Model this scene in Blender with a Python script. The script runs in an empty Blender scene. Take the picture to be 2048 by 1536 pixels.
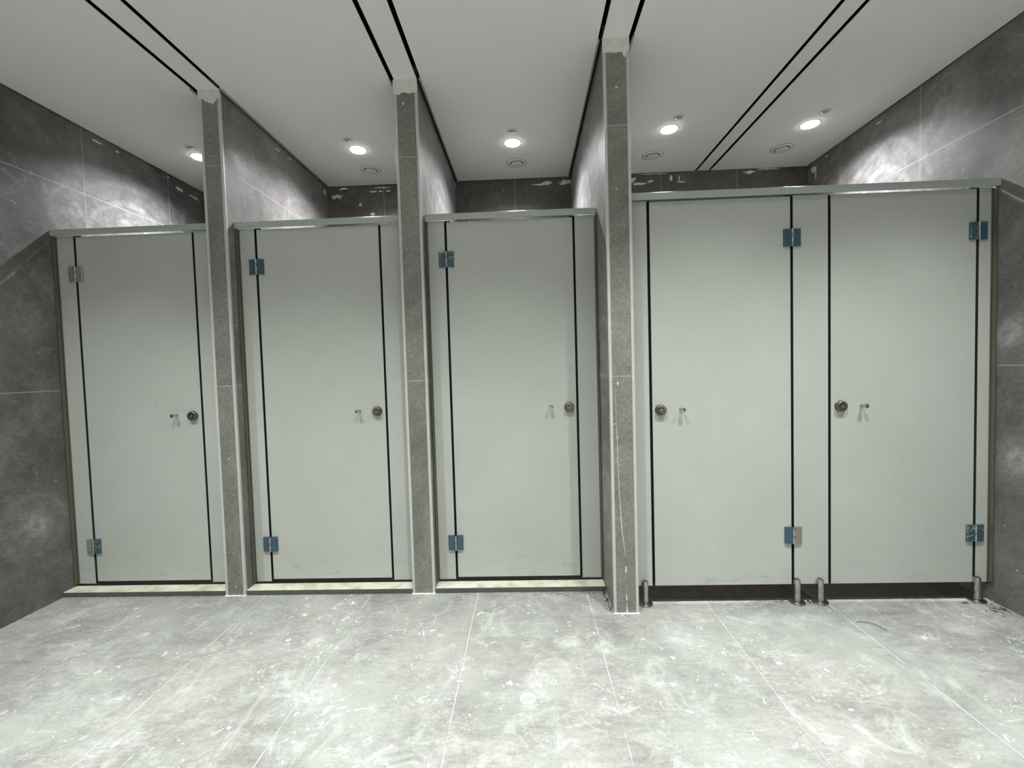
import bpy, bmesh, math, random
from mathutils import Matrix, Vector
random.seed(7)
S = bpy.context.scene
COL = S.collection

# ------------------------------------------------------------------ camera
F, PITCH, YAW, ROLL, CAMZ = 872.955, -0.0384, 0.0335, 0.0289, 1.2598
cam_data = bpy.data.cameras.new('camera'); cam = bpy.data.objects.new('camera', cam_data); COL.objects.link(cam)
cam_data.sensor_width = 36.0; cam_data.lens = F / 2048.0 * 36.0; cam_data.clip_start = 0.02
cp, sp, cy, sy, cr, sr = math.cos(PITCH), math.sin(PITCH), math.cos(YAW), math.sin(YAW), math.cos(ROLL), math.sin(ROLL)
R = (Matrix(((cy, -sy, 0), (sy, cy, 0), (0, 0, 1))) @ Matrix(((1, 0, 0), (0, cp, -sp), (0, sp, cp)))
     @ Matrix(((cr, 0, sr), (0, 1, 0), (-sr, 0, cr))))
rt, fw, up = R.col[0], R.col[1], R.col[2]
cam.matrix_world = Matrix(((rt[0], up[0], -fw[0], 0), (rt[1], up[1], -fw[1], 0), (rt[2], up[2], -fw[2], CAMZ), (0, 0, 0, 1)))
S.camera = cam

# ------------------------------------------------------------------ world, view
w = bpy.data.worlds.new('world'); S.world = w; w.use_nodes = True
w.node_tree.nodes['Background'].inputs[0].default_value = (0.9, 1, 0.95, 1)
w.node_tree.nodes['Background'].inputs[1].default_value = 0.02
S.view_settings.view_transform = 'Standard'; S.view_settings.look = 'None'
S.view_settings.gamma = 1.0; S.view_settings.use_curve_mapping = False
S.view_settings.exposure = -0.11

# power (W), colour, cone (deg), blend of the front and stall downlights; the rear row is added fill
FRONT_W, FRONT_C, FRONT_CONE, FRONT_BLEND = 224.0, (0.965, 1.0, 0.95), 103, 1.0
REAR_FILL_W = 340.0
STALL_W, STALL_C, STALL_CONE, STALL_BLEND = 155.0, (1.0, 0.972, 1.0), 150, 1.0
FRONT_XY = [(-2.30, 1.30), (-1.25, 1.30), (-0.12, 1.30), (0.92, 1.30), (1.90, 1.30)]
REAR_FILL_XY = [(-1.7, -0.6), (-0.1, -0.6), (1.5, -0.6)]  # unseen lamps behind the camera, added to fill the ceiling and door tops
STALL_XY = [(-2.285, 3.105), (-1.143, 3.105), (-0.052, 3.106), (1.001, 3.024), (1.939, 3.044)]

# ------------------------------------------------------------------ room measures
XL, XR, YF, Y1, YP3, YB, H = -2.720, 2.336, -1.70, 2.393, 2.176, 3.701, 2.825
P1, P2, P3 = (-1.7525, -1.634), (-0.674, -0.546), (0.410, 0.536)
YLP, YRP = 2.485, 2.272            # front faces of the panels, left three and right pair

# ------------------------------------------------------------------ materials
class NT:
    def __init__(s, name):
        s.m = bpy.data.materials.new(name); s.m.use_nodes = True; s.t = s.m.node_tree
        s.b = s.t.nodes['Principled BSDF']; s.t.nodes.remove
        s.tc = s.t.nodes.new('ShaderNodeTexCoord')
    def n(s, typ, ins=None, **kw):
        nd = s.t.nodes.new('ShaderNode' + typ)
        for k, v in kw.items(): setattr(nd, k, v)
        for k, v in (ins or {}).items():
            sock = nd.inputs[k]
            if isinstance(v, bpy.types.NodeSocket): s.t.links.new(v, sock)
            else: sock.default_value = v
        return nd
    def obj(s): return s.tc.outputs['Object']
    def world(s): return s.n('NewGeometry').outputs['Position']
    def map(s, v, scale=(1, 1, 1), rot=(0, 0, 0), loc=(0, 0, 0)):
        return s.n('Mapping', {'Vector': v, 'Scale': scale, 'Rotation': rot, 'Location': loc}).outputs[0]
    def noise(s, v, scale, detail=4, rough=0.55, dist=0.0):
        return s.n('TexNoise', {'Vector': v, 'Scale': scale, 'Detail': detail, 'Roughness': rough, 'Distortion': dist}).outputs['Fac']
    def ramp(s, f, *stops, interp='LINEAR'):
        r = s.n('ValToRGB', {'Fac': f}); e = r.color_ramp.elements; r.color_ramp.interpolation = interp
        while len(e) < len(stops): e.new(0.5)
        for el, (p, c) in zip(e, stops):
            el.position = p; el.color = (c, c, c, 1) if not isinstance(c, tuple) else (*c, 1)
        return r.outputs['Color']
    def mix(s, f, a, b, mode='MIX'):
        nd = s.t.nodes.new('ShaderNodeMix'); nd.data_type = 'RGBA'; nd.blend_type = mode
        for k, v in ((0, f), (6, a), (7, b)):
            if isinstance(v, bpy.types.NodeSocket): s.t.links.new(v, nd.inputs[k])
            else: nd.inputs[k].default_value = v if k == 0 else (*v, 1)
        return nd.outputs[2]
    def math(s, op, a, b=0.0, c=0.0):
        nd = s.t.nodes.new('ShaderNodeMath'); nd.operation = op
        for k, v in enumerate((a, b, c)):
            if isinstance(v, bpy.types.NodeSocket): s.t.links.new(v, nd.inputs[k])
            else: nd.inputs[k].default_value = v
        return nd.outputs[0]
    def xyz(s, v):
        o = s.n('SeparateXYZ', {'Vector': v}).outputs; return o[0], o[1], o[2]
    def line(s, c, at, half):            # 1 within half of the coordinate value
        return s.math('LESS_THAN', s.math('ABSOLUTE', s.math('SUBTRACT', c, at)), half)
    def lines(s, c, ats, half):
        r = None
        for a in ats:
            l = s.line(c, a, half); r = l if r is None else s.math('MAXIMUM', r, l)
        return r
    def out(s, col=None, rough=0.5, metal=0.0, bump=None, bstr=0.1, bdist=0.002, spec=0.5):
        def put(k, v):
            if isinstance(v, bpy.types.NodeSocket): s.t.links.new(v, s.b.inputs[k])
            else: s.b.inputs[k].default_value = (*v, 1) if isinstance(v, tuple) else v
        if col is not None: put('Base Color', col)
        put('Roughness', rough); put('Metallic', metal); put('Specular IOR Level', spec)
        if bump is not None:
            b = s.n('Bump', {'Height': bump, 'Strength': bstr, 'Distance': bdist}); s.t.links.new(b.outputs[0], s.b.inputs['Normal'])
        return s.m

def plain(name, col, rough=0.5, metal=0.0, var=0.04, scale=20, spec=0.5):
    t = NT(name); f = t.noise(t.obj(), scale, 3)
    a = tuple(min(1, c * (1 - var)) for c in col); b = tuple(min(1, c * (1 + var)) for c in col)
    return t.out(t.mix(f, a, b), rough, metal, f, 0.03, 0.001, spec)

def tile_mat(name, zj, cj, axis, dark, light, haze=0.5, seed=0.0, arcs_at=(), plainer=False):
    """Grey stone-look wall tile with grout lines (zj heights, cj positions along the axis) and dried grout haze."""
    t = NT(name); P = t.world(); x, y, z = t.xyz(P)
    Q = t.map(P, (1, 1, 1), (0, 0, 0), (seed, seed * 1.7, seed * 0.6))
    Qr = t.map(Q, (1, 1, 1), (0.6, 0.6, 0))
    c1 = t.noise(Q, 1.7, 7, 0.62, 1.2)
    c2 = t.noise(t.map(Qr, (2.2, 2.2, 7)), 2.2, 6, 0.65, 0.8)
    c3 = t.noise(Q, 60, 3, 0.6)
    f = t.math('ADD', t.math('MULTIPLY', c1, 0.55), t.math('ADD', t.math('MULTIPLY', c2, 0.33), t.math('MULTIPLY', c3, 0.12)))
    col = t.ramp(f, (0.36, dark), (0.5, tuple((a + b) / 2 for a, b in zip(dark, light))), (0.66, light))
    # dried haze left by wiping: arcs around the wiping hand's centres, soft patches, thin wisps
    wq = t.n('VectorMath', {0: P, 1: t.n('VectorMath', {0: t.n('TexNoise', {'Vector': Q, 'Scale': 2.6, 'Detail': 5.0}).outputs['Color'], 1: (0.16,) * 3}, operation='MULTIPLY').outputs[0]}, operation='ADD').outputs[0]
    fibre = t.noise(Q, 11, 8, 0.75, 0.5)
    arcs = None
    for c in arcs_at:
        dd = t.n('VectorMath', {0: wq, 1: tuple(k + 0.08 for k in c[:3])}, operation='DISTANCE').outputs['Value']
        ring = t.ramp(t.math('SINE', t.math('MULTIPLY', dd, 46.0)), (0.2, 0.0), (0.95, 1.0))
        w_ = t.math('MULTIPLY', t.math('ADD', t.math('MULTIPLY', ring, 0.45), 0.5), t.ramp(dd, (c[3] * 0.35, 1.0), (c[3], 0.0)))
        arcs = w_ if arcs is None else t.math('MAXIMUM', arcs, w_)
    hz = t.math('MULTIPLY', t.ramp(t.noise(Q, 1.5, 5, 0.6, 0.6), (0.47, 0.0), (0.70, 1.0)), 0.45)
    if arcs is not None: hz = t.math('MAXIMUM', hz, arcs)
    hz = t.math('MULTIPLY', hz, t.ramp(fibre, (0.34, 0.15), (0.66, 1.0)))
    wisps = t.ramp(t.noise(t.map(Qr, (2.4, 2.4, 1)), 2.2, 8, 0.70, 2.2), (0.56, 0.0), (0.70, 1.0))
    hz = t.math('MULTIPLY', t.math('MAXIMUM', hz, t.math('MULTIPLY', wisps, 0.32)), haze)
    col = t.mix(hz, col, (0.50, 0.50, 0.50))
    grain = t.noise(Q, 60, 5, 0.75, 0.3) if plainer else t.noise(t.map(Qr, (1, 1, 4)), 38, 4, 0.7, 0.4)
    col = t.mix(t.ramp(grain, (0.35, 0.35), (0.62, 0.0)), col, (0.04, 0.04, 0.037))
    # scuffs
    sc = t.ramp(t.noise(t.map(Q, (7, 7, 3)), 2.6, 4, 0.6, 2.5), (0.30, 1.0), (0.35, 0.0))
    col = t.mix(t.math('MULTIPLY', sc, 0.35), col, (0.07, 0.07, 0.065))
    # specks of filler
    sp_ = t.ramp(t.noise(Q, 34, 2, 0.5), (0.765, 0.0), (0.775, 1.0))
    col = t.mix(t.math('MULTIPLY', sp_, 0.7), col, (0.6, 0.6, 0.57))
    wob = t.math('MULTIPLY', t.math('SUBTRACT', t.noise(Q, 40, 2), 0.5), 0.0016)
    j = t.lines(t.math('ADD', z, wob), zj, 0.0017)
    if cj: j = t.math('MAXIMUM', j, t.lines(t.math('ADD', {'x': x, 'y': y}[axis], wob), cj, 0.0013))
    col = t.mix(t.math('MULTIPLY', j, 0.85), col, (0.52, 0.52, 0.49))
    return t.out(col, t.ramp(c2, (0.3, 0.42), (0.7, 0.6)), 0, t.math('SUBTRACT', f, t.math('MULTIPLY', j, 0.6)), 0.18, 0.002, 0.4)

D, L = (0.068, 0.068, 0.064), (0.185, 0.184, 0.175)
OD, OL = (0.165, 0.161, 0.142), (0.34, 0.33, 0.30)
M = {}
M['wall_l'] = tile_mat('grey_tile_left', [1.2, 2.415], [2.03, 2.68, 3.335], 'y', D, L, 1.05, 0.0, [(XL, 3.0, 2.15, 0.62), (XL, 2.62, 2.30, 0.25), (XL, 2.27, 0.45, 0.22)])
M['wall_r'] = tile_mat('grey_tile_right', [1.2, 2.405], [2.03, 2.68, 3.331], 'y', (0.090, 0.090, 0.085), (0.235, 0.234, 0.224), 1.0, 3.3, [(XR, 2.95, 2.30, 0.55), (XR, 2.52, 2.62, 0.22), (XR, 2.2, 1.35, 0.18), (XR, 2.15, 0.75, 0.18)])
M['wall_b'] = tile_mat('grey_tile_back', [1.2, 2.415], [-1.76, -1.158, -0.055, 1.154, 1.771], 'x', (0.07, 0.064, 0.058), (0.18, 0.17, 0.16), 0.25, 7.9)
M['part'] = tile_mat('grey_tile_partition', [1.2, 2.405], [3.06], 'y', (0.125, 0.124, 0.117), (0.31, 0.308, 0.296), 0.95, 5.1, [(-1.634, 2.55, 2.50, 0.20), (-1.634, 3.3, 2.25, 0.55), (-0.546, 3.0, 2.2, 0.8), (0.41, 3.0, 2.2, 0.8), (0.41, 2.35, 1.35, 0.55), (0.41, 2.35, 0.5, 0.55)])
M['pillar'] = tile_mat('olive_grey_tile_pillar', [1.2, 2.415], [], 'x', OD, OL, 0.35, 11.7, (), True)
M['trim'] = plain('pale_corner_bead', (0.56, 0.56, 0.55), 0.4, 0.0, 0.12, 14)
M['ceil'] = plain('matt_white_ceiling', (0.86, 0.862, 0.84), 0.9, 0, 0.01, 3, 0.2)
M['pale_wall'] = plain('pale_fill_wall', (0.72, 0.72, 0.69), 0.8, 0, 0.03, 5)  # kept pale to bounce fill light onto the doors
M['black'] = plain('black_void', (0.004, 0.004, 0.004), 0.9, 0, 0.0, 3, 0.05)
M['stop'] = plain('black_rubber_stop', (0.012, 0.012, 0.012), 0.7, 0, 0.0, 3, 0.2)
M['alu'] = plain('brushed_aluminium', (0.42, 0.42, 0.41), 0.42, 0.25, 0.05, 60)
M['channel'] = plain('champagne_channel', (0.19, 0.175, 0.135), 0.28, 0.6, 0.15, 12)
M['core'] = plain('gap_darkened_core', (0.045, 0.040, 0.034), 0.6, 0, 0.1, 20)  # panel edge colour darkened to put shade into the door gaps
M['steel'] = plain('stainless_steel', (0.50, 0.48, 0.44), 0.28, 1.0, 0.10, 45)
M['chrome'] = plain('bright_chrome', (0.50, 0.50, 0.47), 0.2, 1.0, 0.03, 40)
M['dark_steel'] = plain('dark_steel_face', (0.20, 0.19, 0.165), 0.32, 0.9, 0.15, 60)
M['plaster'] = plain('white_filler_plaster', (0.78, 0.785, 0.75), 0.85, 0, 0.20, 26, 0.2)
M['vent'] = plain('cream_plastic', (0.74, 0.73, 0.66), 0.5, 0, 0.03, 20)
M['vent_ring'] = plain('pale_grey_plastic', (0.74, 0.74, 0.71), 0.5, 0, 0.03, 20)
M['seal'] = plain('grey_seal_line', (0.22, 0.22, 0.19), 0.7, 0, 0.03, 20)
M['lens'] = plain('grey_sensor_lens', (0.42, 0.42, 0.42), 0.3, 0.2, 0.03, 20)
M['sill_dark'] = plain('dark_stone_edge', (0.10, 0.10, 0.09), 0.5, 0, 0.25, 25)
M['plastic'] = plain('white_plastic', (0.75, 0.75, 0.72), 0.5)
M['wire'] = plain('dark_wire', (0.03, 0.03, 0.03), 0.5)
M['crumb'] = plain('dark_crumbs', (0.035, 0.033, 0.03), 0.9)
M['crumb_w'] = plain('pale_crumbs', (0.6, 0.6, 0.57), 0.9)

t = NT('cream_stone_top'); f = t.noise(t.world(), 14, 5, 0.6)
M['sill_top'] = t.out(t.ramp(f, (0.3, (0.44, 0.43, 0.31)), (0.5, (0.66, 0.65, 0.52)), (0.65, (0.76, 0.755, 0.69))), 0.4, 0, f, 0.05)

def laminate(name):
    t = NT(name); P = t.world(); x, y, z = t.xyz(P)
    a = t.noise(P, 3.0, 5, 0.6); b = t.noise(P, 160, 2, 0.5)
    col = t.ramp(t.math('ADD', t.math('MULTIPLY', a, 0.6), t.math('MULTIPLY', b, 0.4)), (0.3, (0.480, 0.500, 0.474)), (0.7, (0.535, 0.556, 0.532)))
    low = t.ramp(z, (0.05, 1.0), (0.30, 0.0))                       # kick scuffs near the floor
    st = t.ramp(t.noise(t.map(P, (2.0, 1, 14), (0, 0.25, 0)), 3.4, 6, 0.7, 1.0), (0.56, 0.0), (0.70, 1.0))
    col = t.mix(t.math('MULTIPLY', t.math('MULTIPLY', low, st), 0.55), col, (0.24, 0.24, 0.23))
    sp_ = t.ramp(t.noise(t.map(P, (1.3, 1, 0.8)), 13, 3, 0.6, 1.4), (0.725, 0.0), (0.76, 1.0))
    col = t.mix(t.math('MULTIPLY', sp_, 0.28), col, (0.25, 0.25, 0.24))
    dust = t.ramp(t.noise(P, 5, 7, 0.7, 1.0), (0.55, 0.0), (0.75, 1.0))
    col = t.mix(t.math('MULTIPLY', dust, 0.25), col, (0.60, 0.61, 0.59))
    return t.out(col, 0.5, 0, b, 0.05, 0.0005, 0.35)
M['lam'] = laminate('grey_green_laminate')
M['rail'] = plain('pale_green_grey_rail', (0.415, 0.465, 0.445), 0.26, 0.0, 0.06, 9)

def film(name, amount, seed):
    """Steel leaf still wearing (part of) its blue protective film."""
    t = NT(name); P = t.map(t.world(), (1, 1, 1), (0.3, 0.5, 0.2), (seed, 0, seed))
    s = t.ramp(t.noise(t.map(P, (1, 1, 2.4), (0, 0.8, 0)), 30, 3, 0.6, 1.2), (amount - 0.02, 0.0), (amount + 0.02, 1.0))
    col = t.mix(s, (0.046, 0.095, 0.140), (0.34, 0.35, 0.34))
    return t.out(col, 0.35, t.math('MULTIPLY', s, 0.35), None)
M['film'] = film('blue_film', 0.80, 0)
M['film_scratched'] = film('blue_film_scratched', 0.60, 2)
M['film_torn'] = film('blue_film_mostly_torn', 0.36, 5)
M['leaf_steel'] = plain('brownish_steel_leaf', (0.36, 0.34, 0.28), 0.38, 0.8, 0.08, 50)

def floor_mat():
    t = NT('pale_grey_floor_tile'); P = t.world(); x, y, z = t.xyz(P)
    A, MX, ML = (lambda a, b: t.math('ADD', a, b)), (lambda a, b: t.math('MAXIMUM', a, b)), (lambda a, b: t.math('MULTIPLY', a, b))
    c1 = t.noise(P, 1.6, 8, 0.68, 0.8); c2 = t.noise(t.map(P, (1, 2.2, 1), (0, 0, 0.5)), 6, 8, 0.75, 0.8); c3 = t.noise(P, 85, 4, 0.7)
    c4 = t.noise(t.map(P, (1, 3, 1), (0, 0, -0.4)), 22, 5, 0.72, 0.8)
    f = A(A(ML(c1, 0.34), ML(c2, 0.30)), A(ML(c3, 0.16), ML(c4, 0.20)))
    col = t.ramp(f, (0.38, (0.17, 0.169, 0.160)), (0.50, (0.310, 0.308, 0.297)), (0.61, (0.45, 0.448, 0.436)))
    col = t.mix(t.ramp(t.noise(P, 2.3, 3, 0.5), (0.47, 0.0), (0.64, 0.5)), col, (0.37, 0.40, 0.378))
    col = t.mix(t.ramp(t.noise(t.map(P, loc=(4, 7, 1)), 2.1, 3, 0.5), (0.52, 0.0), (0.68, 0.4)), col, (0.42, 0.403, 0.39))
    col = t.mix(t.ramp(t.noise(t.map(P, loc=(9, 2, 1)), 3.0, 3, 0.5), (0.62, 0.0), (0.72, 0.2)), col, (0.40, 0.40, 0.33))
    gz = t.ramp(t.noise(P, 1.7, 5, 0.6, 0.4), (0.38, 0.1), (0.60, 1.0))      # where the splashes gather
    # wiped paint haze
    hz = t.ramp(t.noise(t.map(P, (1.3, 1, 1)), 4.6, 9, 0.78, 1.0), (0.52, 0.0), (0.72, 1.0))
    col = t.mix(ML(hz, 0.62), col, (0.66, 0.68, 0.66))
    hz2 = t.ramp(t.noise(t.map(P, (1, 4.0, 1), (0, 0, -0.25)), 4.0, 9, 0.8, 0.6), (0.56, 0.0), (0.68, 1.0))
    col = t.mix(ML(ML(hz2, gz), 0.6), col, (0.70, 0.72, 0.70))
    # distinct worn patches and a round tin mark
    wp = t.n('VectorMath', {0: P, 1: t.n('VectorMath', {0: t.n('TexNoise', {'Vector': P, 'Scale': 14.0, 'Detail': 7.0, 'Roughness': 0.7}).outputs['Color'], 1: (0.12,) * 3}, operation='MULTIPLY').outputs[0]}, operation='ADD').outputs[0]
    br_ = t.ramp(t.noise(P, 42, 5, 0.75, 0.4), (0.36, 0.1), (0.60, 1.0))
    for cx, cy, rx, ry, st, cc in ((0.16, 1.95, 0.075, 0.055, 0.85, (0.74, 0.78, 0.76)), (0.31, 1.91, 0.06, 0.06, 0.7, (0.72, 0.73, 0.70)), (0.0, 1.69, 0.055, 0.075, 0.6, (0.68, 0.66, 0.70)),
                                   (-0.89, 1.62, 0.11, 0.10, 0.6, (0.68, 0.78, 0.76)), (0.66, 1.98, 0.10, 0.12, 0.4, (0.60, 0.66, 0.66)), (1.97, 2.02, 0.09, 0.06, 0.5, (0.70, 0.70, 0.66)), (0.30, 1.56, 0.12, 0.012, 0.7, (0.76, 0.80, 0.77)), (1.30, 2.12, 0.16, 0.05, 0.5, (0.68, 0.72, 0.72))):
        q = t.map(wp, (1 / rx, 1 / ry, 0), (0, 0, 0), (-(cx + 0.06) / rx, -(cy + 0.06) / ry, 0))
        m_ = t.ramp(t.n('VectorMath', {0: q}, operation='LENGTH').outputs['Value'], (0.45, 1.0), (1.0, 0.0))
        col = t.mix(ML(ML(m_, br_), st * 0.6), col, cc)
    dm = t.n('VectorMath', {0: P, 1: (-0.028, 1.612, 0)}, operation='DISTANCE').outputs['Value']
    tin = MX(ML(t.line(dm, 0.028, 0.0025), 0.5), ML(t.math('LESS_THAN', dm, 0.028), 0.3))
    col = t.mix(ML(tin, t.ramp(c3, (0.3, 0.4), (0.6, 1.0))), col, (0.72, 0.70, 0.73))
    # flakes in clusters
    cl = t.noise(P, 5.5, 3, 0.6)
    fl = t.ramp(A(t.noise(P, 24, 8, 0.74, 1.0), ML(cl, 0.28)), (0.752, 0.0), (0.785, 1.0))
    col = t.mix(ML(ML(fl, gz), 0.9), col, (0.84, 0.86, 0.83))
    f2 = t.ramp(A(t.noise(P, 75, 5, 0.7, 0.6), ML(cl, 0.25)), (0.775, 0.0), (0.805, 1.0))
    col = t.mix(ML(f2, 0.75), col, (0.80, 0.82, 0.80))
    v = t.n('TexVoronoi', {'Vector': t.n('VectorMath', {0: P, 1: t.n('VectorMath', {0: t.n('TexNoise', {'Vector': P, 'Scale': 34.0, 'Detail': 3.0}).outputs['Color'], 1: (0.030,) * 3}, operation='MULTIPLY').outputs[0]}, operation='ADD').outputs[0],
                       'Scale': 14.0, 'Randomness': 1.0}, feature='F1')
    rnd = t.xyz(v.outputs['Color']); dist = v.outputs['Distance']
    drop = ML(t.math('LESS_THAN', dist, ML(rnd[0], 0.15)), t.math('GREATER_THAN', rnd[1], 0.66))
    ring = ML(t.line(dist, 0.15, 0.022), t.math('GREATER_THAN', rnd[1], 0.90))
    col = t.mix(ML(ML(MX(drop, ring), gz), t.ramp(c3, (0.3, 0.3), (0.55, 0.95))), col, (0.84, 0.86, 0.83))
    scr = t.ramp(t.noise(t.map(P, (9, 1.2, 1), (0, 0, 0.9)), 3.0, 6, 0.7, 0.5), (0.675, 0.0), (0.69, 1.0))
    col = t.mix(ML(ML(scr, gz), 0.5), col, (0.78, 0.8, 0.78))
    dk = t.ramp(t.noise(P, 60, 3, 0.6, 0.8), (0.262, 1.0), (0.285, 0.0))
    col = t.mix(ML(dk, 0.55), col, (0.11, 0.11, 0.10))
    # long grout lines running away from the camera, worn and half buried in places
    xm = A(x, ML(t.math('SUBTRACT', t.noise(P, 24, 5, 0.7), 0.5), 0.007))
    jx = [-2.1254 + 0.6068 * i for i in range(-1, 8)]
    br = t.ramp(t.noise(P, 5.0, 5, 0.7), (0.40, 0.12), (0.54, 0.9))
    col = t.mix(ML(t.lines(A(xm, 0.0035), jx, 0.0018), 0.25), col, (0.16, 0.16, 0.15))
    col = t.mix(ML(t.lines(xm, jx, 0.0017), br), col, (0.74, 0.745, 0.70))
    return t.out(col, t.ramp(c2, (0.3, 0.45), (0.7, 0.65)), 0, f, 0.15, 0.002, 0.35)
M['floor'] = floor_mat()
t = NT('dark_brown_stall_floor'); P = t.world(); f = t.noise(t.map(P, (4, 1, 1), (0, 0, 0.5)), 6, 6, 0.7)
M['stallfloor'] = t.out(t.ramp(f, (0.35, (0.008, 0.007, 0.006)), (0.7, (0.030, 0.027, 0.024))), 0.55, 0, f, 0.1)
def emis(name, col, s):
    t = NT(name); t.b.inputs['Base Color'].default_value = (*col, 1); t.b.inputs['Emission Color'].default_value = (*col, 1)
    t.b.inputs['Emission Strength'].default_value = s; return t.m
M['glow'] = emis('lit_diffuser', (1.0, 0.97, 0.94), 30.0)

# ------------------------------------------------------------------ mesh helpers
def box(bm, x0, x1, y0, y1, z0, z1, bev=0.0, seg=2):
    r = bmesh.ops.create_cube(bm, size=1.0)
    for v in r['verts']:
        v.co = Vector(((x0 + x1) / 2 + v.co.x * (x1 - x0), (y0 + y1) / 2 + v.co.y * (y1 - y0), (z0 + z1) / 2 + v.co.z * (z1 - z0)))
    if bev > 0:
        es = list({e for v in r['verts'] for e in v.link_edges})
        bmesh.ops.bevel(bm, geom=es, offset=bev, segments=seg, affect='EDGES', profile=0.5)
def lathe(bm, prof, axis='z', seg=40, org=(0, 0, 0)):
    """prof: list of (radius, height along axis); closed with caps where radius is 0."""
    rings = []
    for r, h in prof:
        ring = []
        if r <= 1e-7:
            ring = [bm.verts.new((0, 0, h))]
        else:
            for k in range(seg):
                a = 2 * math.pi * k / seg; ring.append(bm.verts.new((r * math.cos(a), r * math.sin(a), h)))
        rings.append(ring)
    for a, b in zip(rings, rings[1:]):
        for k in range(seg):
            k2 = (k + 1) % seg
            if len(a) == 1 and len(b) == 1: continue
            if len(a) == 1: bm.faces.new((a[0], b[k], b[k2]))
            elif len(b) == 1: bm.faces.new((a[k], a[k2], b[0]))
            else: bm.faces.new((a[k], a[k2], b[k2], b[k]))
    vs = [v for r in rings for v in r]
    for v in vs:
        c = v.co
        if axis == 'y': c = Vector((c.x, -c.z, c.y))          # height towards the camera (-Y)
        v.co = Vector(c) + Vector(org)
    bmesh.ops.recalc_face_normals(bm, faces=bm.faces)
def extrude_x(bm, prof, x0, x1):
    a = [bm.verts.new((x0, y, z)) for y, z in prof]; b = [bm.verts.new((x1, y, z)) for y, z in prof]
    n = len(prof)
    for k in range(n): bm.faces.new((a[k], a[(k + 1) % n], b[(k + 1) % n], b[k]))
    bm.faces.new(a[::-1]); bm.faces.new(b); bmesh.ops.recalc_face_normals(bm, faces=bm.faces)
def slab_poly(bm, pts, org, ux, uz, nrm, th):
    """Irregular flat patch: outline pts (a, b) in the plane org + a*ux + b*uz, thickness th along nrm."""
    o, ux, uz, nrm = map(Vector, (org, ux, uz, nrm))
    a = [bm.verts.new(o + ux * p + uz * q) for p, q in pts]
    c = Vector((0, 0, 0))
    b = [bm.verts.new(v.co + nrm * th) for v in a]; n = len(a)
    for k in range(n): bm.faces.new((a[k], a[(k + 1) % n], b[(k + 1) % n], b[k]))
    bm.faces.new(a[::-1]); bm.faces.new(b); bmesh.ops.recalc_face_normals(bm, faces=bm.faces)
def board(*a, **k):
    def f(bm):
        box(bm, *a, **k); bm.normal_update()
        for fc in bm.faces:
            n_ = fc.normal; fc.material_index = 0 if abs(n_.y) > 0.9 else 1
    return f
def mesh(name, fn, mats, smooth=False):
    bm = bmesh.new(); fn(bm); me = bpy.data.meshes.new(name); bm.to_mesh(me); bm.free()
    for m_ in (mats if isinstance(mats, (list, tuple)) else [mats]): me.materials.append(m_)
    if smooth:
        for p in me.polygons: p.use_smooth = True
        try: me.set_sharp_from_angle(angle=math.radians(35))
        except Exception: pass
    return me
def link(name, me, parent=None, loc=(0, 0, 0), **props):
    o = bpy.data.objects.new(name, me); COL.objects.link(o); o.location = loc
    if parent is not None: o.parent = parent
    for k, v in props.items(): o[k] = v
    return o
def ob(name, fn, mats, parent=None, loc=(0, 0, 0), smooth=False, **props):
    return link(name, mesh(name, fn, mats, smooth), parent, loc, **props)
def thing(name, label, cat, loc, group=None):
    o = bpy.data.objects.new(name, None); COL.objects.link(o); o.location = loc; o.empty_display_size = 0.1
    o['label'] = label; o['category'] = cat
    if group: o['group'] = group
    return o
def bx(*a, **k): return lambda bm: box(bm, *a, **k)
def blob(n, rx, rz, jag=0.35, seed=0):
    r = random.Random(seed); out = []
    for k in range(n):
        a = 2 * math.pi * k / n; m_ = 1 + jag * (r.random() * 2 - 1)
        out.append((rx * m_ * math.cos(a), rz * m_ * math.sin(a)))
    return out
STR = dict(kind='structure')

# ------------------------------------------------------------------ shell
T = 0.12
def fl(bm):
    box(bm, XL - T, XR + T, YF - T, 2.285, -0.1, 0.0)
    box(bm, XL - T, P3[0] + 0.06, 2.2851, 2.46, -0.1, 0.0)
ob('floor', fl, M['floor'], **STR)
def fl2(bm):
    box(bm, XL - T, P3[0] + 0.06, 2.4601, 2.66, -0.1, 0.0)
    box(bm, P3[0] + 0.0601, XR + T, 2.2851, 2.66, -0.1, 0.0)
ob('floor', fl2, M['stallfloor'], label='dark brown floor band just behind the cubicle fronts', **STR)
ob('floor', bx(XL - T, XR + T, 2.6601, YB + T, -0.1, 0.0), M['part'], **STR)
wl = ob('wall_left', bx(XL - T, XL, YF - T, YB, 0, H + 0.10), M['wall_l'], **STR)
wr = ob('wall_right', bx(XR, XR + T, YF - T, YB, 0, H + 0.10), M['wall_r'], **STR)
wb = ob('wall_back', bx(XL - T, XR + T, YB, YB + T, 0, H + 0.10), M['wall_b'], **STR)
ob('wall_front', bx(XL, XR, YF - T, YF, 0, H + 0.10), M['pale_wall'], **STR)  # unseen wall behind the camera, made pale as a fill reflector

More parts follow.
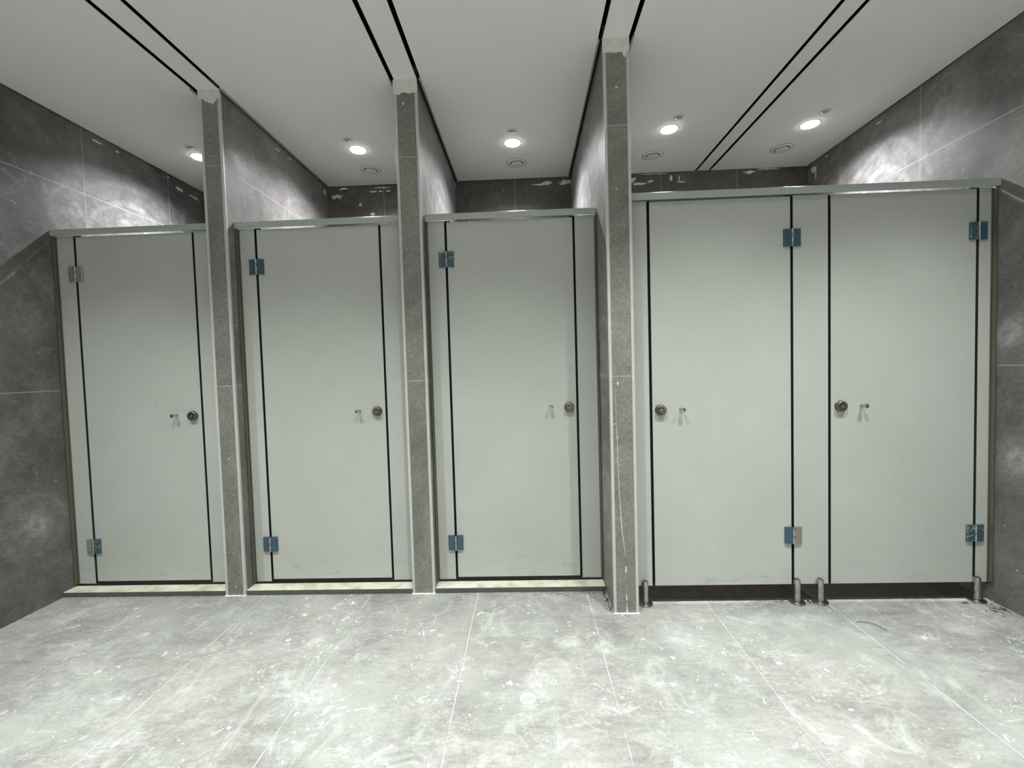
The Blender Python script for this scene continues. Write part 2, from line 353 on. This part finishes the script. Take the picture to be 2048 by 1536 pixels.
# ceiling: boards between dark recessed slots
slots = [(-1.782, -1.758), (-1.640, -1.617), (-0.692, -0.669), (-0.547, -0.524), (0.388, 0.410), (0.535, 0.557), (1.423, 1.444), (1.534, 1.556)]
EDGE = 0.010
GAP = 0.022
def ceil(bm):
    z0, z1 = H, H + 0.003
    cuts = [(XL + EDGE, slots[0][0]), (slots[1][1], slots[2][0]), (slots[3][1], slots[4][0]), (slots[5][1], slots[6][0]),
            (slots[6][1], slots[7][0]), (slots[7][1], XR - EDGE)]
    for a, b in cuts: box(bm, a, b, YF, YB - 0.008, z0, z1)
    for (a, b), yf in (((slots[0][1], slots[1][0]), Y1), ((slots[2][1], slots[3][0]), Y1), ((slots[4][1], slots[5][0]), YP3)):
        box(bm, a, b, YF, yf, z0, z1)
ce = ob('ceiling', ceil, M['ceil'], **STR)
def plenum(bm): box(bm, XL, XR, YF, YB, H + 0.085, H + 0.10)
ob('plenum', plenum, M['black'], ce)
# partition walls: tiled side faces, olive tiled front, pale corner beads, torn filler at the top
def partition(px, yf, patch_pts, seed):
    x0, x1 = px
    w_ = ob('wall_partition', bx(x0 + 0.0015, x1 - 0.0015, yf + 0.006, YB, 0, H + 0.07), M['part'], **STR)
    ob('front_tile', bx(x0 + 0.0155, x1 - 0.0155, yf + 0.0012, yf + 0.0058, 0, H + 0.06), M['pillar'], w_)
    for xa, xb in ((x0, x0 + 0.0150), (x1 - 0.0150, x1)):
        ob('corner_trim', bx(xa, xb, yf, yf + 0.0145, 0.0, H - 0.004, bev=0.002), M['trim'], w_)
    def pp(bm):
        n = len(patch_pts)
        slab_poly(bm, patch_pts, (x0, yf + 0.0005, H), (x1 - x0, 0, 0), (0, 0, 1), (0, -1, 0), 0.003)
    ob('filler_patch', pp, M['plaster'], w_)
    return w_
def ragged(base, amp, seed, tongue=None):
    r = random.Random(seed); pts = [(-0.02, 0.0), (-0.02, base)]
    n = 26
    ph = [r.uniform(0, 6) for _ in range(4)]; n = 48
    for k in range(1, n):
        u = k / n; d = base + amp * (0.32 * math.sin(7 * u + ph[0]) + 0.2 * math.sin(17 * u + ph[1]) + 0.12 * math.sin(39 * u + ph[2]) + 0.12 * (r.random() - 0.5))
        if tongue and abs(u - tongue[0]) < tongue[2]: d -= tongue[1] * (1 - (abs(u - tongue[0]) / tongue[2]) ** 2)
        pts.append((u, d))
    pts += [(1.01, base * 0.8), (1.01, 0.0)]
    return pts
w1 = partition(P1, Y1, ragged(-0.060, 0.022, 1, (0.62, 0.012, 0.2)), 1)
w2 = partition(P2, Y1, ragged(-0.072, 0.008, 2, (0.2, 0.012, 0.12)), 2)
w3 = partition(P3, YP3, ragged(-0.066, 0.005, 3, (0.82, 0.026, 0.09)), 3)
# drips of filler on the third pillar, grout skirt at its foot
def drip(bm):
    def strip(pts, wd):
        lft = [(a - wd * 0.5 * s_, b) for a, b, s_ in pts]; rgt = [(a + wd * 0.5 * s_, b) for a, b, s_ in pts][::-1]
        slab_poly(bm, lft + rgt, (0, YP3 + 0.0011, 0), (1, 0, 0), (0, 0, 1), (0, -1, 0), 0.0015)
    r = random.Random(4)
    pts = [(0.437, 1.13, 0.4), (0.441, 0.95, 0.6), (0.444, 0.80, 0.9), (0.447, 0.68, 0.7), (0.448, 0.62, 1.3), (0.452, 0.55, 1.0), (0.455, 0.47, 1.8), (0.459, 0.42, 1.1), (0.466, 0.36, 1.2), (0.474, 0.28, 0.4)]
    dense = []
    for (a, b, s0), (c, d, s1) in zip(pts, pts[1:]):
        for k in range(6):
            u = k / 6; dense.append((a + (c - a) * u + r.uniform(-.0003, .0003), b + (d - b) * u, s0 + (s1 - s0) * u + r.uniform(-.2, .2)))
    strip(dense, 0.0022)
    strip([(0.472, 0.245, 0.6), (0.474, 0.235, 1.5), (0.474, 0.215, 1.2), (0.473, 0.205, 0.3)], 0.004)
    strip([(0.474, 0.10, 0.3), (0.475, 0.08, 1.3), (0.475, 0.068, 0.5)], 0.005)
    strip([(0.475, 0.05, 0.4), (0.476, 0.02, 1.3), (0.476, 0.003, 1.6)], 0.0045)
    strip([(0.442, 0.795, 0.6), (0.443, 0.785, 1.3), (0.443, 0.77, 0.6)], 0.005)
ob('filler_drip', drip, M['plaster'], w3)
def chips(w_, yf, lst, name='filler_spot'):
    for k, (x, z, rx, rz) in enumerate(lst):
        def f(bm, x=x, z=z, rx=rx, rz=rz, k=k): slab_poly(bm, blob(11, rx, rz, 0.4, k + int(x * 50)), (x, yf + 0.001, z), (1, 0, 0), (0, 0, 1), (0, -1, 0), 0.0015)
        ob(name, f, M['plaster'], w_)
chips(w2, Y1, [(-0.6245, 2.700, 0.005, 0.008)])
chips(w1, Y1, [(-1.684, 2.467, 0.002, 0.003), (-1.69, 0.055, 0.002, 0.010), (-1.695, 0.245, 0.002, 0.004)])
chips(w3, YP3, [(0.472, 2.595, 0.006, 0.004), (0.462, 2.112, 0.004, 0.004), (0.450, 1.165, 0.003, 0.010), (0.446, 0.895, 0.003, 0.003)])
def smear(w_, lst):
    for k, (x, z, rx, rz, sd) in enumerate(lst):
        def f(bm, x=x, z=z, rx=rx, rz=rz, sd=sd): slab_poly(bm, blob(26, rx, rz, 0.45, sd), (x, YB + 0.001, z), (1, 0, 0), (0, 0, 1), (0, -1, 0), 0.0025)
        ob('filler_smear', f, M['plaster'], w_)
smear(wb, [(-1.56, 2.742, 0.045, 0.016, 1), (-1.50, 2.805, 0.030, 0.010, 2), (-1.245, 2.772, 0.030, 0.006, 3), (-1.185, 2.772, 0.016, 0.005, 4), (-1.12, 2.772, 0.018, 0.005, 5), (-1.17, 2.803, 0.060, 0.004, 6),
           (-1.36, 2.670, 0.012, 0.012, 7), (-1.26, 2.585, 0.020, 0.013, 8),
           (0.22, 2.785, 0.040, 0.012, 9), (0.16, 2.772, 0.055, 0.007, 10), (0.375, 2.782, 0.055, 0.018, 11), (-0.60, 2.74, 0.010, 0.020, 12),
           (0.78, 2.74, 0.020, 0.012, 13), (0.90, 2.775, 0.045, 0.022, 14), (0.98, 2.742, 0.060, 0.008, 15), (1.07, 2.76, 0.022, 0.008, 16), (1.235, 2.78, 0.010, 0.022, 17), (1.32, 2.745, 0.030, 0.006, 18), (1.30, 2.775, 0.005, 0.025, 19),
           (0.86, 2.64, 0.008, 0.016, 20), (1.87, 2.80, 0.045, 0.011, 21), (2.02, 2.82, 0.07, 0.006, 22), (2.16, 2.66, 0.028, 0.016, 23), (1.10, 2.818, 0.10, 0.003, 24)])
def smear_side(w_, xw, sgn, lst):
    for k, (y, z, ry, rz, sd) in enumerate(lst):
        def f(bm, y=y, z=z, ry=ry, rz=rz, sd=sd): slab_poly(bm, blob(22, ry, rz, 0.45, sd), (xw - sgn * 0.001, y, z), (0, 1, 0), (0, 0, 1), (sgn, 0, 0), 0.0022)
        ob('filler_smear', f, M['plaster'], w_)
smear_side(wl, XL, 1, [(3.45, 2.752, 0.040, 0.014, 31), (3.60, 2.745, 0.045, 0.009, 32), (2.92, 2.79, 0.010, 0.006, 33), (3.34, 2.80, 0.008, 0.006, 34), (2.78, 2.785, 0.03, 0.006, 35)])
smear_side(wr, XR, -1, [(3.62, 2.765, 0.030, 0.020, 36), (3.47, 2.80, 0.008, 0.006, 37), (2.98, 2.78, 0.022, 0.004, 38), (3.60, 2.72, 0.006, 0.03, 39)])
smear_side(w1, P1[1], 1, [(3.64, 2.76, 0.016, 0.020, 40), (2.95, 2.77, 0.02, 0.005, 41), (3.1, 2.78, 0.015, 0.005, 42)])
smear_side(w2, P2[1], 1, [(3.66, 2.78, 0.014, 0.018, 43)])

# aluminium edge profiles and their dark shadow gap at the stall ceilings
n = 0
for xa, y0 in ((slots[0][0], Y1 - 0.02), (slots[1][1], Y1 - 0.02), (slots[2][0], Y1 - 0.02), (slots[3][1], Y1 - 0.02), (slots[4][0], YP3 - 0.01), (slots[5][1], YP3 - 0.02)):
    n += 1; left = xa in (slots[0][0], slots[2][0], slots[4][0])
    def f(bm, xa=xa, y0=y0, left=left):
        if left: box(bm, xa, xa + 0.0018, y0, YB - 0.01, H - 0.012, H + 0.003); box(bm, xa + 0.0018, xa + 0.008, y0, YB - 0.01, H - 0.010, H - 0.0085)
        else: box(bm, xa - 0.0018, xa, y0, YB - 0.01, H - 0.012, H + 0.003); box(bm, xa - 0.008, xa - 0.0018, y0, YB - 0.01, H - 0.010, H - 0.0085)
    ob('trim_%d' % n, f, M['alu'], **STR)
# grout skirt at the foot of the pillars
def skirt(x0, x1, y, sd):
    def f(bm):
        r = random.Random(sd); pts = [(x0 - 0.004, 0.004)]
        for k in range(25): pts.append((x0 + (x1 - x0) * k / 24, -0.006 - 0.008 * r.random()))
        pts.append((x1 + 0.004, 0.004)); slab_poly(bm, pts, (0, y, 0.0), (1, 0, 0), (0, 1, 0), (0, 0, 1), 0.004)
    n_ = 6 + sd
    ob('trim_%d' % n_, f, M['plaster'], **STR)
skirt(P1[0], P1[1], Y1, 1); skirt(P2[0], P2[1], Y1, 2); skirt(P3[0], P3[1], YP3, 3)

# ------------------------------------------------------------------ cubicle fronts
def leaf_mesh(nm, side, mat):
    # one hinge leaf: chunky plate with a chamfered outer edge; side -1 = left of the pin
    def f(bm):
        pts = [(0.0055, 0.0), (0.0425, 0.0), (0.0425, 0.006), (0.038, 0.010), (0.0055, 0.010)]
        a = [bm.verts.new((side * p, -q, -0.0425)) for p, q in pts]; b = [bm.verts.new((side * p, -q, 0.0425)) for p, q in pts]; k_ = len(pts)
        for k in range(k_): bm.faces.new((a[k], a[(k + 1) % k_], b[(k + 1) % k_], b[k]))
        bm.faces.new(a[::-1]); bm.faces.new(b); bmesh.ops.recalc_face_normals(bm, faces=bm.faces)
    return mesh(nm, f, mat)
def knuckle(bm):
    for z0, z1 in ((-0.044, -0.0008), (0.0002, 0.044)):
        rr = 0.0062; prof = [(0, z0), (rr * .85, z0), (rr, z0 + 0.002), (rr, z1 - 0.002), (rr * .85, z1), (0, z1)]
        lathe(bm, prof, 'z', 20, (0, -0.0095, 0))
KN = mesh('hinge', knuckle, M['chrome'], True)
LEAF = {(s, k): leaf_mesh('hinge_leaf', s, M[k]) for s in (-1, 1) for k in ('film', 'film_scratched', 'film_torn', 'leaf_steel')}
LBL = {'film': 'leaf covered by blue protective film', 'film_scratched': 'leaf with scratched blue film', 'film_torn': 'grey leaf with film remnants', 'leaf_steel': 'bare brownish steel leaf'}
def hinge(parent, x, y, z, lk, rk):
    h = link('hinge', KN, parent, (x, y, z))
    a = link('hinge_leaf', LEAF[(-1, lk)], h); a['label'] = LBL[lk]
    b = link('hinge_leaf', LEAF[(1, rk)], h); b['label'] = LBL[rk]
def lock_f(bm):
    lathe(bm, [(0, 0), (0.0285, 0), (0.0285, 0.003), (0.0272, 0.0045), (0.0265, 0.0045), (0.0265, 0.018), (0.0252, 0.0205), (0.0235, 0.0215), (0.0215, 0.0208), (0.0, 0.0208)], 'y', 48)
def lock_cr(bm):       # dark crescent window above a small central pin
    pts = []
    for k in range(13):
        a = math.radians(25 + 130 * k / 12); pts.append((0.0125 * math.cos(a), 0.0125 * math.sin(a)))
    for k in range(13):
        a = math.radians(155 - 130 * k / 12); pts.append((0.0082 * math.cos(a), 0.0082 * math.sin(a)))
    slab_poly(bm, pts, (0, -0.0206, 0), (1, 0, 0), (0, 0, 1), (0, -1, 0), 0.0008)
    lathe(bm, [(0, 0.0206), (0.0022, 0.0206), (0.0022, 0.0232), (0, 0.0232)], 'y', 12)
def lock_pin(bm):
    lathe(bm, [(0.0030, 0.0204), (0.0066, 0.0204), (0.0066, 0.0222), (0.0058, 0.0228), (0.0036, 0.0228), (0.0030, 0.0222)], 'y', 24)
LOCK = mesh('lock', lock_f, M['dark_steel'], True); LCR = mesh('lock_slot', lock_cr, M['black']); LPIN = mesh('lock_pin', lock_pin, M['steel'], True)
def knob_f(bm):
    lathe(bm, [(0, 0), (0.0095, 0), (0.0098, 0.0015), (0.0085, 0.003), (0.0062, 0.006), (0.0055, 0.014), (0.0062, 0.021), (0.0095, 0.0265), (0.0115, 0.031), (0.0120, 0.035), (0.0112, 0.0385), (0.0085, 0.0400), (0, 0.0405)], 'y', 32)
KNOB = mesh('knob', knob_f, M['chrome'], True)
def foot_f(bm):
    lathe(bm, [(0, 0.006), (0.0158, 0.006), (0.0160, 0.010), (0.0160, 0.052), (0.0152, 0.0535), (0.0152, 0.0555), (0.0160, 0.057), (0.0160, 0.120), (0.0150, 0.1225), (0.0125, 0.124), (0.0, 0.124)], 'z', 36)
def flange_f(bm):
    lathe(bm, [(0, 0), (0.0375, 0), (0.0385, 0.0015), (0.0385, 0.006), (0.0365, 0.009), (0.0300, 0.0105), (0.0175, 0.011), (0.0, 0.011)], 'z', 44)
FOOT = mesh('foot', foot_f, M['steel'], True); FLG = mesh('flange', flange_f, M['chrome'], True)
def cap_f(bm): lathe(bm, [(0, 0.1239), (0.0118, 0.1239), (0.0118, 0.1250), (0, 0.1255)], 'z', 28)
CAP = mesh('post_cap', cap_f, M['dark_steel'], True)

def rail_f(x0, x1, yf, z0, z1):
    # round-nosed extrusion with a flat underside lip
    def f(bm):
        dpt = 0.038; prof = []; q = 0.010
        for k in range(7):
            a = math.radians(-90 + 90 * k / 6); prof.append((yf + q - q * math.cos(a) * 1.0, z0 + q * 0.8 + q * 0.8 * math.sin(a)))
        for k in range(7):
            a = math.radians(90 * k / 6); prof.append((yf + q * 1.3 - q * 1.3 * math.cos(a), z1 - q + q * math.sin(a)))
        prof += [(yf + dpt - 0.003, z1), (yf + dpt, z1 - 0.003), (yf + dpt, z0 + 0.013)]
        extrude_x(bm, prof, x0, x1)
    return f
PT = 0.0125
def cubicle(label, cx, x0, x1, yp, rail, zb_panel, zb_door, ztop_door, panels, doors, stops, hinges, locks, knobs, feet=None, divider=None):
    y0 = yp
    r = thing('cubicle_front', label, 'toilet cubicle', (cx, yp, 0), 'toilet cubicle fronts')
    def L_(x): return x - cx
    rz0, rz1 = rail
    ob('top_rail', rail_f(L_(x0) + 0.001, L_(x1) - 0.001, -0.031 if yp > 2.4 else -0.036, rz0, rz1), M['rail'], r, smooth=True)
    for a, b in panels:
        ob('fixed_panel', board(L_(a), L_(b), 0, PT, zb_panel, rz0 + 0.004, bev=0.0008, seg=1), [M['lam'], M['core']], r)
    ds = []
    for a, b in doors:
        ds.append(ob('door', board(L_(a), L_(b), 0, PT, zb_door, ztop_door, bev=0.0008, seg=1), [M['lam'], M['core']], r))
    for a, b, zt in stops:
        ob('stop_strip', bx(L_(a), L_(b), PT + 0.0006, PT + 0.006, zb_panel + 0.004, zt), M['stop'], r)
    for xw, s in ((x0, 1), (x1, -1)):
        def ch(bm, xw=xw, s=s):
            a, b = sorted((L_(xw) + s * 0.0008, L_(xw) + s * 0.0075)); box(bm, a, b, -0.024, -0.0006, zb_panel, rz0 - 0.001, bev=0.001)
            a, b = sorted((L_(xw) + s * 0.0008, L_(xw) + s * 0.012)); box(bm, a, b, PT + 0.001, PT + 0.02, zb_panel, rz0 - 0.001)
            a, b = sorted((L_(xw) + s * 0.0075, L_(xw) + s * 0.0115)); box(bm, a, b, -0.0045, -0.0006, zb_panel, rz0 - 0.001, bev=0.0008)
        ob('wall_channel', ch, M['channel'], r)
    for x, z, a, b in hinges: hinge(r, L_(x), -0.0004, z, a, b)
    for (x, z), d in zip(locks, ds):
        k = link('lock', LOCK, d, (L_(x), 0.0002, z)); 
        # the slot and pin sit on the lock's face; joined under the door so nesting stays shallow
        link('lock_slot', LCR, d, (L_(x), 0.0002, z)); link('lock_pin', LPIN, d, (L_(x), 0.0002, z))
    for (x, z), d in zip(knobs, ds): link('knob', KNOB, d, (L_(x), 0.0002, z))
    for x in (feet or []):
        p = link('foot', FOOT, r, (L_(x), -0.012, 0)); link('flange', FLG, p); link('post_cap', CAP, p)
    if divider: ob('divider_panel', bx(L_(divider[0]), L_(divider[1]), PT + 0.001, YB - yp - 0.002, 0.12, rz0 - 0.01), M['lam'], r)
    return r
ZL, ZR = (2.093, 2.129), (2.078, 2.115)
zt = 2.100
cubicle('grey cubicle front with one door and bare grey hinges, against the left wall', -2.236, XL, P1[0], YLP, ZL, 0.036, 0.050, 2.0895,
        [(-2.711, -2.610), (-1.893, P1[0] - 0.001)], [(-2.598, -1.904)], [(-2.620, -2.578, zt), (-1.9065, -1.888, zt - 0.006)], [(-2.604, 1.872, 'film_torn', 'film_torn'), (-2.604, 0.266, 'film_torn', 'film_scratched')],
        [(-1.953, 1.030)], [(-2.053, 1.034)])
cubicle('grey cubicle front with plain blue hinges, between the first and second tiled pillars', -1.154, P1[1], P2[0], YLP, ZL, 0.036, 0.050, 2.0895,
        [(P1[1] + 0.009, -1.536), (-0.806, P2[0] - 0.001)], [(-1.524, -0.817)], [(-1.546, -1.505, zt), (-0.8205, -0.800, zt - 0.006)], [(-1.530, 1.876, 'film', 'film'), (-1.530, 0.262, 'film', 'film')],
        [(-0.864, 1.029)], [(-0.969, 1.030)])
cubicle('grey cubicle front with one door and scratched blue hinges, left of the forward tiled pillar', -0.068, P2[1], P3[0], YLP, ZL, 0.036, 0.048, 2.0895,
        [(P2[1] + 0.009, -0.4405), (0.2915, P3[0] - 0.009)], [(-0.4285, 0.2800)], [(-0.4505, -0.408, zt), (0.262, 0.297, zt)], [(-0.4345, 1.878, 'film_scratched', 'film_scratched'), (-0.4345, 0.254, 'film', 'film')],
        [(0.2385, 1.024)], [(0.135, 1.030)])
cubicle('wide grey cubicle front with two doors on steel feet, beside the right wall', 1.436, P3[1], XR, YRP, ZR, 0.0915, 0.0915, 2.0775,
        [(P3[1] + 0.001, 0.6325), (1.3605, 1.5345), (2.2675, XR - 0.009)], [(0.6455, 1.3485), (1.5465, 2.2555)],
        [(0.622, 0.655, 2.087), (1.329, 1.372, 2.087), (1.528, 1.554, 2.082), (2.236, 2.280, 2.087)],
        [(1.3545, 1.870, 'film', 'film'), (1.3545, 0.352, 'film', 'leaf_steel'), (2.2615, 1.869, 'film_scratched', 'film'), (2.2615, 0.349, 'film_scratched', 'film_scratched')],
        [(0.687, 1.017), (1.593, 1.014)], [(0.792, 1.017), (1.698, 1.014)], [0.590, 1.368, 1.484, 2.266], (1.480, 1.4925))

# thresholds
for (x0, x1), lab in (((XL, P1[0]), 'low stone threshold with cream top and dark edge, under the leftmost cubicle door'),
                 ((P1[1], P2[0]), 'low stone threshold with cream top and dark edge, between the first and second tiled pillars'),
                 ((P2[1], P3[0]), 'low stone threshold with cream top and dark edge, left of the forward tiled pillar')):
    cx = (x0 + x1) / 2; hw = (x1 - x0) / 2 - 0.0015
    r = thing('threshold', lab, 'threshold', (cx, 2.43, 0), 'stone thresholds')
    ob('stone_edge', bx(-hw, hw, -0.034, 0.044, 0.0, 0.0268, bev=0.0015), M['sill_dark'], r)
    ob('stone_top', bx(-hw, hw, -0.0335, 0.044, 0.0270, 0.0295, bev=0.001), M['sill_top'], r)

# ------------------------------------------------------------------ ceiling fittings
def ring_f(bm): lathe(bm, [(0.054, 0.002), (0.0545, -0.003), (0.056, -0.0038), (0.0595, -0.0025), (0.0605, -0.0005), (0.0605, 0.0)], 'z', 48)
def dome_f(bm): lathe(bm, [(0.0535, -0.0005), (0.053, -0.005), (0.050, -0.008), (0.038, -0.0105), (0.02, -0.0118), (0, -0.0122)], 'z', 48)
RING = mesh('trim_ring', ring_f, M['vent_ring'], True); DOME = mesh('diffuser', dome_f, M['glow'], True)
def downlight(x, y, label, watt, col, cone, blend, group):
    r = thing('downlight', label, 'ceiling light', (x, y, H), group)
    link('trim_ring', RING, r); link('diffuser', DOME, r)
    ld = bpy.data.lights.new('lamp', 'SPOT'); ld.energy = watt; ld.color = col; ld.spot_size = math.radians(cone); ld.spot_blend = blend; ld.shadow_soft_size = 0.022
    lo = bpy.data.objects.new('lamp', ld); COL.objects.link(lo); lo.parent = r; lo.location = (0, 0, -0.016)
labs = ['lit round downlight almost hidden behind the leftmost tiled pillar', 'lit round downlight above the second cubicle from the left', 'lit round downlight above the middle cubicle, left of the forward pillar',
        'lit round downlight just right of the forward pillar, above the fourth door', 'lit round downlight nearest the right wall']
for (x, y), lb in zip(STALL_XY, labs): downlight(x, y, lb, STALL_W, STALL_C, STALL_CONE, STALL_BLEND, 'downlights inside the cubicles')
for x, y in FRONT_XY + REAR_FILL_XY: downlight(x, y, 'round recessed downlight in the ceiling in front of the cubicles, rear row added as fill', FRONT_W if y > 0 else REAR_FILL_W, FRONT_C, FRONT_CONE, FRONT_BLEND, 'downlights in front of the cubicles')  # front row placed from cast shadows; rear row added as fill

def sr_f(bm): lathe(bm, [(0.022, 0.0), (0.0225, -0.003), (0.026, -0.004), (0.036, -0.002), (0.037, 0.0)], 'z', 36)
def sl_f(bm): lathe(bm, [(0.0215, -0.0002), (0.0215, -0.002), (0.018, -0.0055), (0.010, -0.0075), (0, -0.008)], 'z', 36)
SR = mesh('sensor_ring', sr_f, M['vent_ring'], True); SL = mesh('sensor_lens', sl_f, M['lens'], True)
for (x, y), lb in zip([(-2.251, 2.969), (-1.161, 2.967), (-0.051, 2.958), (1.016, 2.885), (1.938, 2.896)],
                      ['small round grey ceiling sensor just left of the leftmost pillar', 'small round grey ceiling sensor beside the downlight of the second cubicle', 'small round grey ceiling sensor beside the downlight of the middle cubicle',
                       'small round grey ceiling sensor beside the downlight right of the forward pillar', 'small round grey ceiling sensor nearest the right wall']):
    r = thing('ceiling_sensor', lb, 'sensor', (x, y, H), 'ceiling sensors'); link('sensor_ring', SR, r); link('sensor_lens', SL, r)

def vf_f(bm): lathe(bm, [(0.050, 0.003), (0.051, -0.005), (0.054, -0.0075), (0.068, -0.006), (0.0745, -0.003), (0.0755, 0.0)], 'z', 52)
def vs_f(bm): lathe(bm, [(0.0750, 0.0), (0.0765, -0.0014), (0.0785, -0.0008), (0.0785, 0.0)], 'z', 52)
def vt_f(bm): lathe(bm, [(0.0, -0.0006), (0.0505, -0.0006), (0.0505, -0.0012), (0, -0.0012)], 'z', 40)
def vd_f(bm): lathe(bm, [(0.022, -0.001), (0.034, -0.005), (0.045, -0.007), (0.0465, -0.009), (0.0455, -0.0115), (0.042, -0.0125), (0, -0.013)], 'z', 48)
VF = mesh('flange', vf_f, M['vent_ring'], True); VS = mesh('seal', vs_f, M['seal']); VT = mesh('throat', vt_f, M['black']); VD = mesh('vent_disc', vd_f, M['vent'], True)
for (x, y), lb in zip([(-1.168, 3.423), (-0.031, 3.415), (0.997, 3.392), (1.944, 3.372)],
                      ['round cream ceiling air valve left of the second pillar', 'round cream ceiling air valve above the middle cubicle', 'round cream ceiling air valve just right of the forward pillar', 'round cream ceiling air valve nearest the right wall']):
    r = thing('air_valve', lb, 'air vent', (x, y, H), 'ceiling air valves')
    link('flange', VF, r); link('seal', VS, r); link('throat', VT, r); link('vent_disc', VD, r)

# ------------------------------------------------------------------ litter on the floor
def pf(bm): box(bm, -0.0135, 0.0135, -0.0035, 0.0035, 0.0, 0.004, bev=0.001)
p = ob('plastic_strip', pf, M['plastic'], loc=(-0.302, 1.700, 0.0002)); p.rotation_euler = (0, 0, -0.12)
p['label'] = 'small white plastic strip lying across a floor joint'; p['category'] = 'litter'
cu = bpy.data.curves.new('wire_offcut', 'CURVE'); cu.dimensions = '3D'; cu.bevel_depth = 0.0011; cu.bevel_resolution = 2; cu.use_fill_caps = True
pts = [(-0.062, 0.012, 0.0014), (-0.050, 0.018, 0.0020), (-0.025, 0.014, 0.0035), (0.0, 0.002, 0.0045), (0.018, -0.025, 0.0035), (0.026, -0.052, 0.0014)]
spn = cu.splines.new('BEZIER'); spn.bezier_points.add(len(pts) - 1)
for b_, c_ in zip(spn.bezier_points, pts): b_.co = c_; b_.handle_left_type = b_.handle_right_type = 'AUTO'
cu.materials.append(M['wire'])
tmp = bpy.data.objects.new('wire_tmp', cu); COL.objects.link(tmp)
me = bpy.data.meshes.new_from_object(tmp.evaluated_get(bpy.context.evaluated_depsgraph_get())); bpy.data.objects.remove(tmp); bpy.data.curves.remove(cu)
wo = bpy.data.objects.new('wire_offcut', me); COL.objects.link(wo); wo.location = (1.595, 2.065, 0.0)
wo['label'] = 'short curved dark wire offcut on the floor before the rightmost door'; wo['category'] = 'wire'

def crumbs(name, label, cat, pts, mat, s0, s1, sd, flat=0.5):
    r = random.Random(sd)
    def f(bm):
        for x, y in pts:
            s = r.uniform(s0, s1); a = r.uniform(0, 3.14); el = r.uniform(1, 2.6)
            q = bmesh.ops.create_icosphere(bm, subdivisions=1, radius=s)
            for v in q['verts']:
                v.co.x *= el * r.uniform(.85, 1.15); v.co.z *= flat
                v.co = Matrix.Rotation(a, 3, 'Z') @ v.co + Vector((x, y, s * flat * 0.9))
    o = ob(name, f, mat); o['label'] = label; o['category'] = cat; o['kind'] = 'stuff'
rr = random.Random(9)
pts = []
for k in range(90):
    u = rr.random(); pts.append((0.405 - 0.008 * rr.random() - 0.03 * (rr.random() ** 3), YP3 + 0.02 + u * 0.2))
for k in range(60):
    u = rr.random(); pts.append((0.40 - 0.30 * u ** 2, 2.388 - 0.03 * rr.random() ** 2))
crumbs('grit', 'dark grit swept along the foot of the forward pillar', 'debris', pts, M['crumb'], 0.0010, 0.0028, 1)
shr = [(2.268 + rr.gauss(0, 0.036), 2.182 + rr.gauss(0, 0.026)) for k in range(34)] + [(2.21 + rr.gauss(0, 0.02), 2.24 + rr.gauss(0, 0.008)) for k in range(8)]
def shreds(bm):
    r = random.Random(12)
    for x, y in shr:
        a = r.uniform(-1.3, 0.1); n_ = r.randint(3, 9); wd = r.uniform(0.0006, 0.0016); p = Vector((min(x, XR - 0.02), min(y, 2.255), 0.0012)); prev = None
        for k in range(n_):
            d = Vector((math.cos(a), math.sin(a), 0)); sd = Vector((-d.y, d.x, 0)) * wd * (0.4 + math.sin(math.pi * (k + 0.5) / n_))
            if p.x > XR - 0.006 or p.y > 2.262: break
            ring = [bm.verts.new(p + sd), bm.verts.new(p + Vector((0, 0, wd))), bm.verts.new(p - sd), bm.verts.new(p - Vector((0, 0, 0.0008)))]
            if prev:
                for i_ in range(4): bm.faces.new((prev[i_], prev[(i_ + 1) % 4], ring[(i_ + 1) % 4], ring[i_]))
            prev = ring; p = p + d * 0.0032; a += r.uniform(-0.7, 0.6)
    bmesh.ops.recalc_face_normals(bm, faces=bm.faces)
o = ob('rubber_shreds', shreds, M['crumb']); o['label'] = 'black shreds scattered by the last steel foot at the right wall'; o['category'] = 'debris'; o['kind'] = 'stuff'
pts = [(1.31 + rr.gauss(0, 0.03), 2.272 + rr.uniform(-0.012, 0.010)) for k in range(34)] + [(1.43 + rr.gauss(0, 0.02), 2.268 + rr.uniform(-0.02, 0.012)) for k in range(40)]
crumbs('dark_crumbs', 'dark crumbs between the two middle steel feet', 'debris', pts, M['crumb'], 0.001, 0.003, 3)
pts = [(x0 + (x1 - x0) * rr.random(), 2.392 - 0.022 * rr.random() ** 2) for x0, x1 in ((XL + .05, P1[0] - 0.01), (P2[1] + 0.01, P3[0] - 0.01)) for k in range(70)]
crumbs('sill_grit', 'fine dark grit along the front of the stone thresholds', 'debris', pts, M['crumb'], 0.0006, 0.0018, 5)
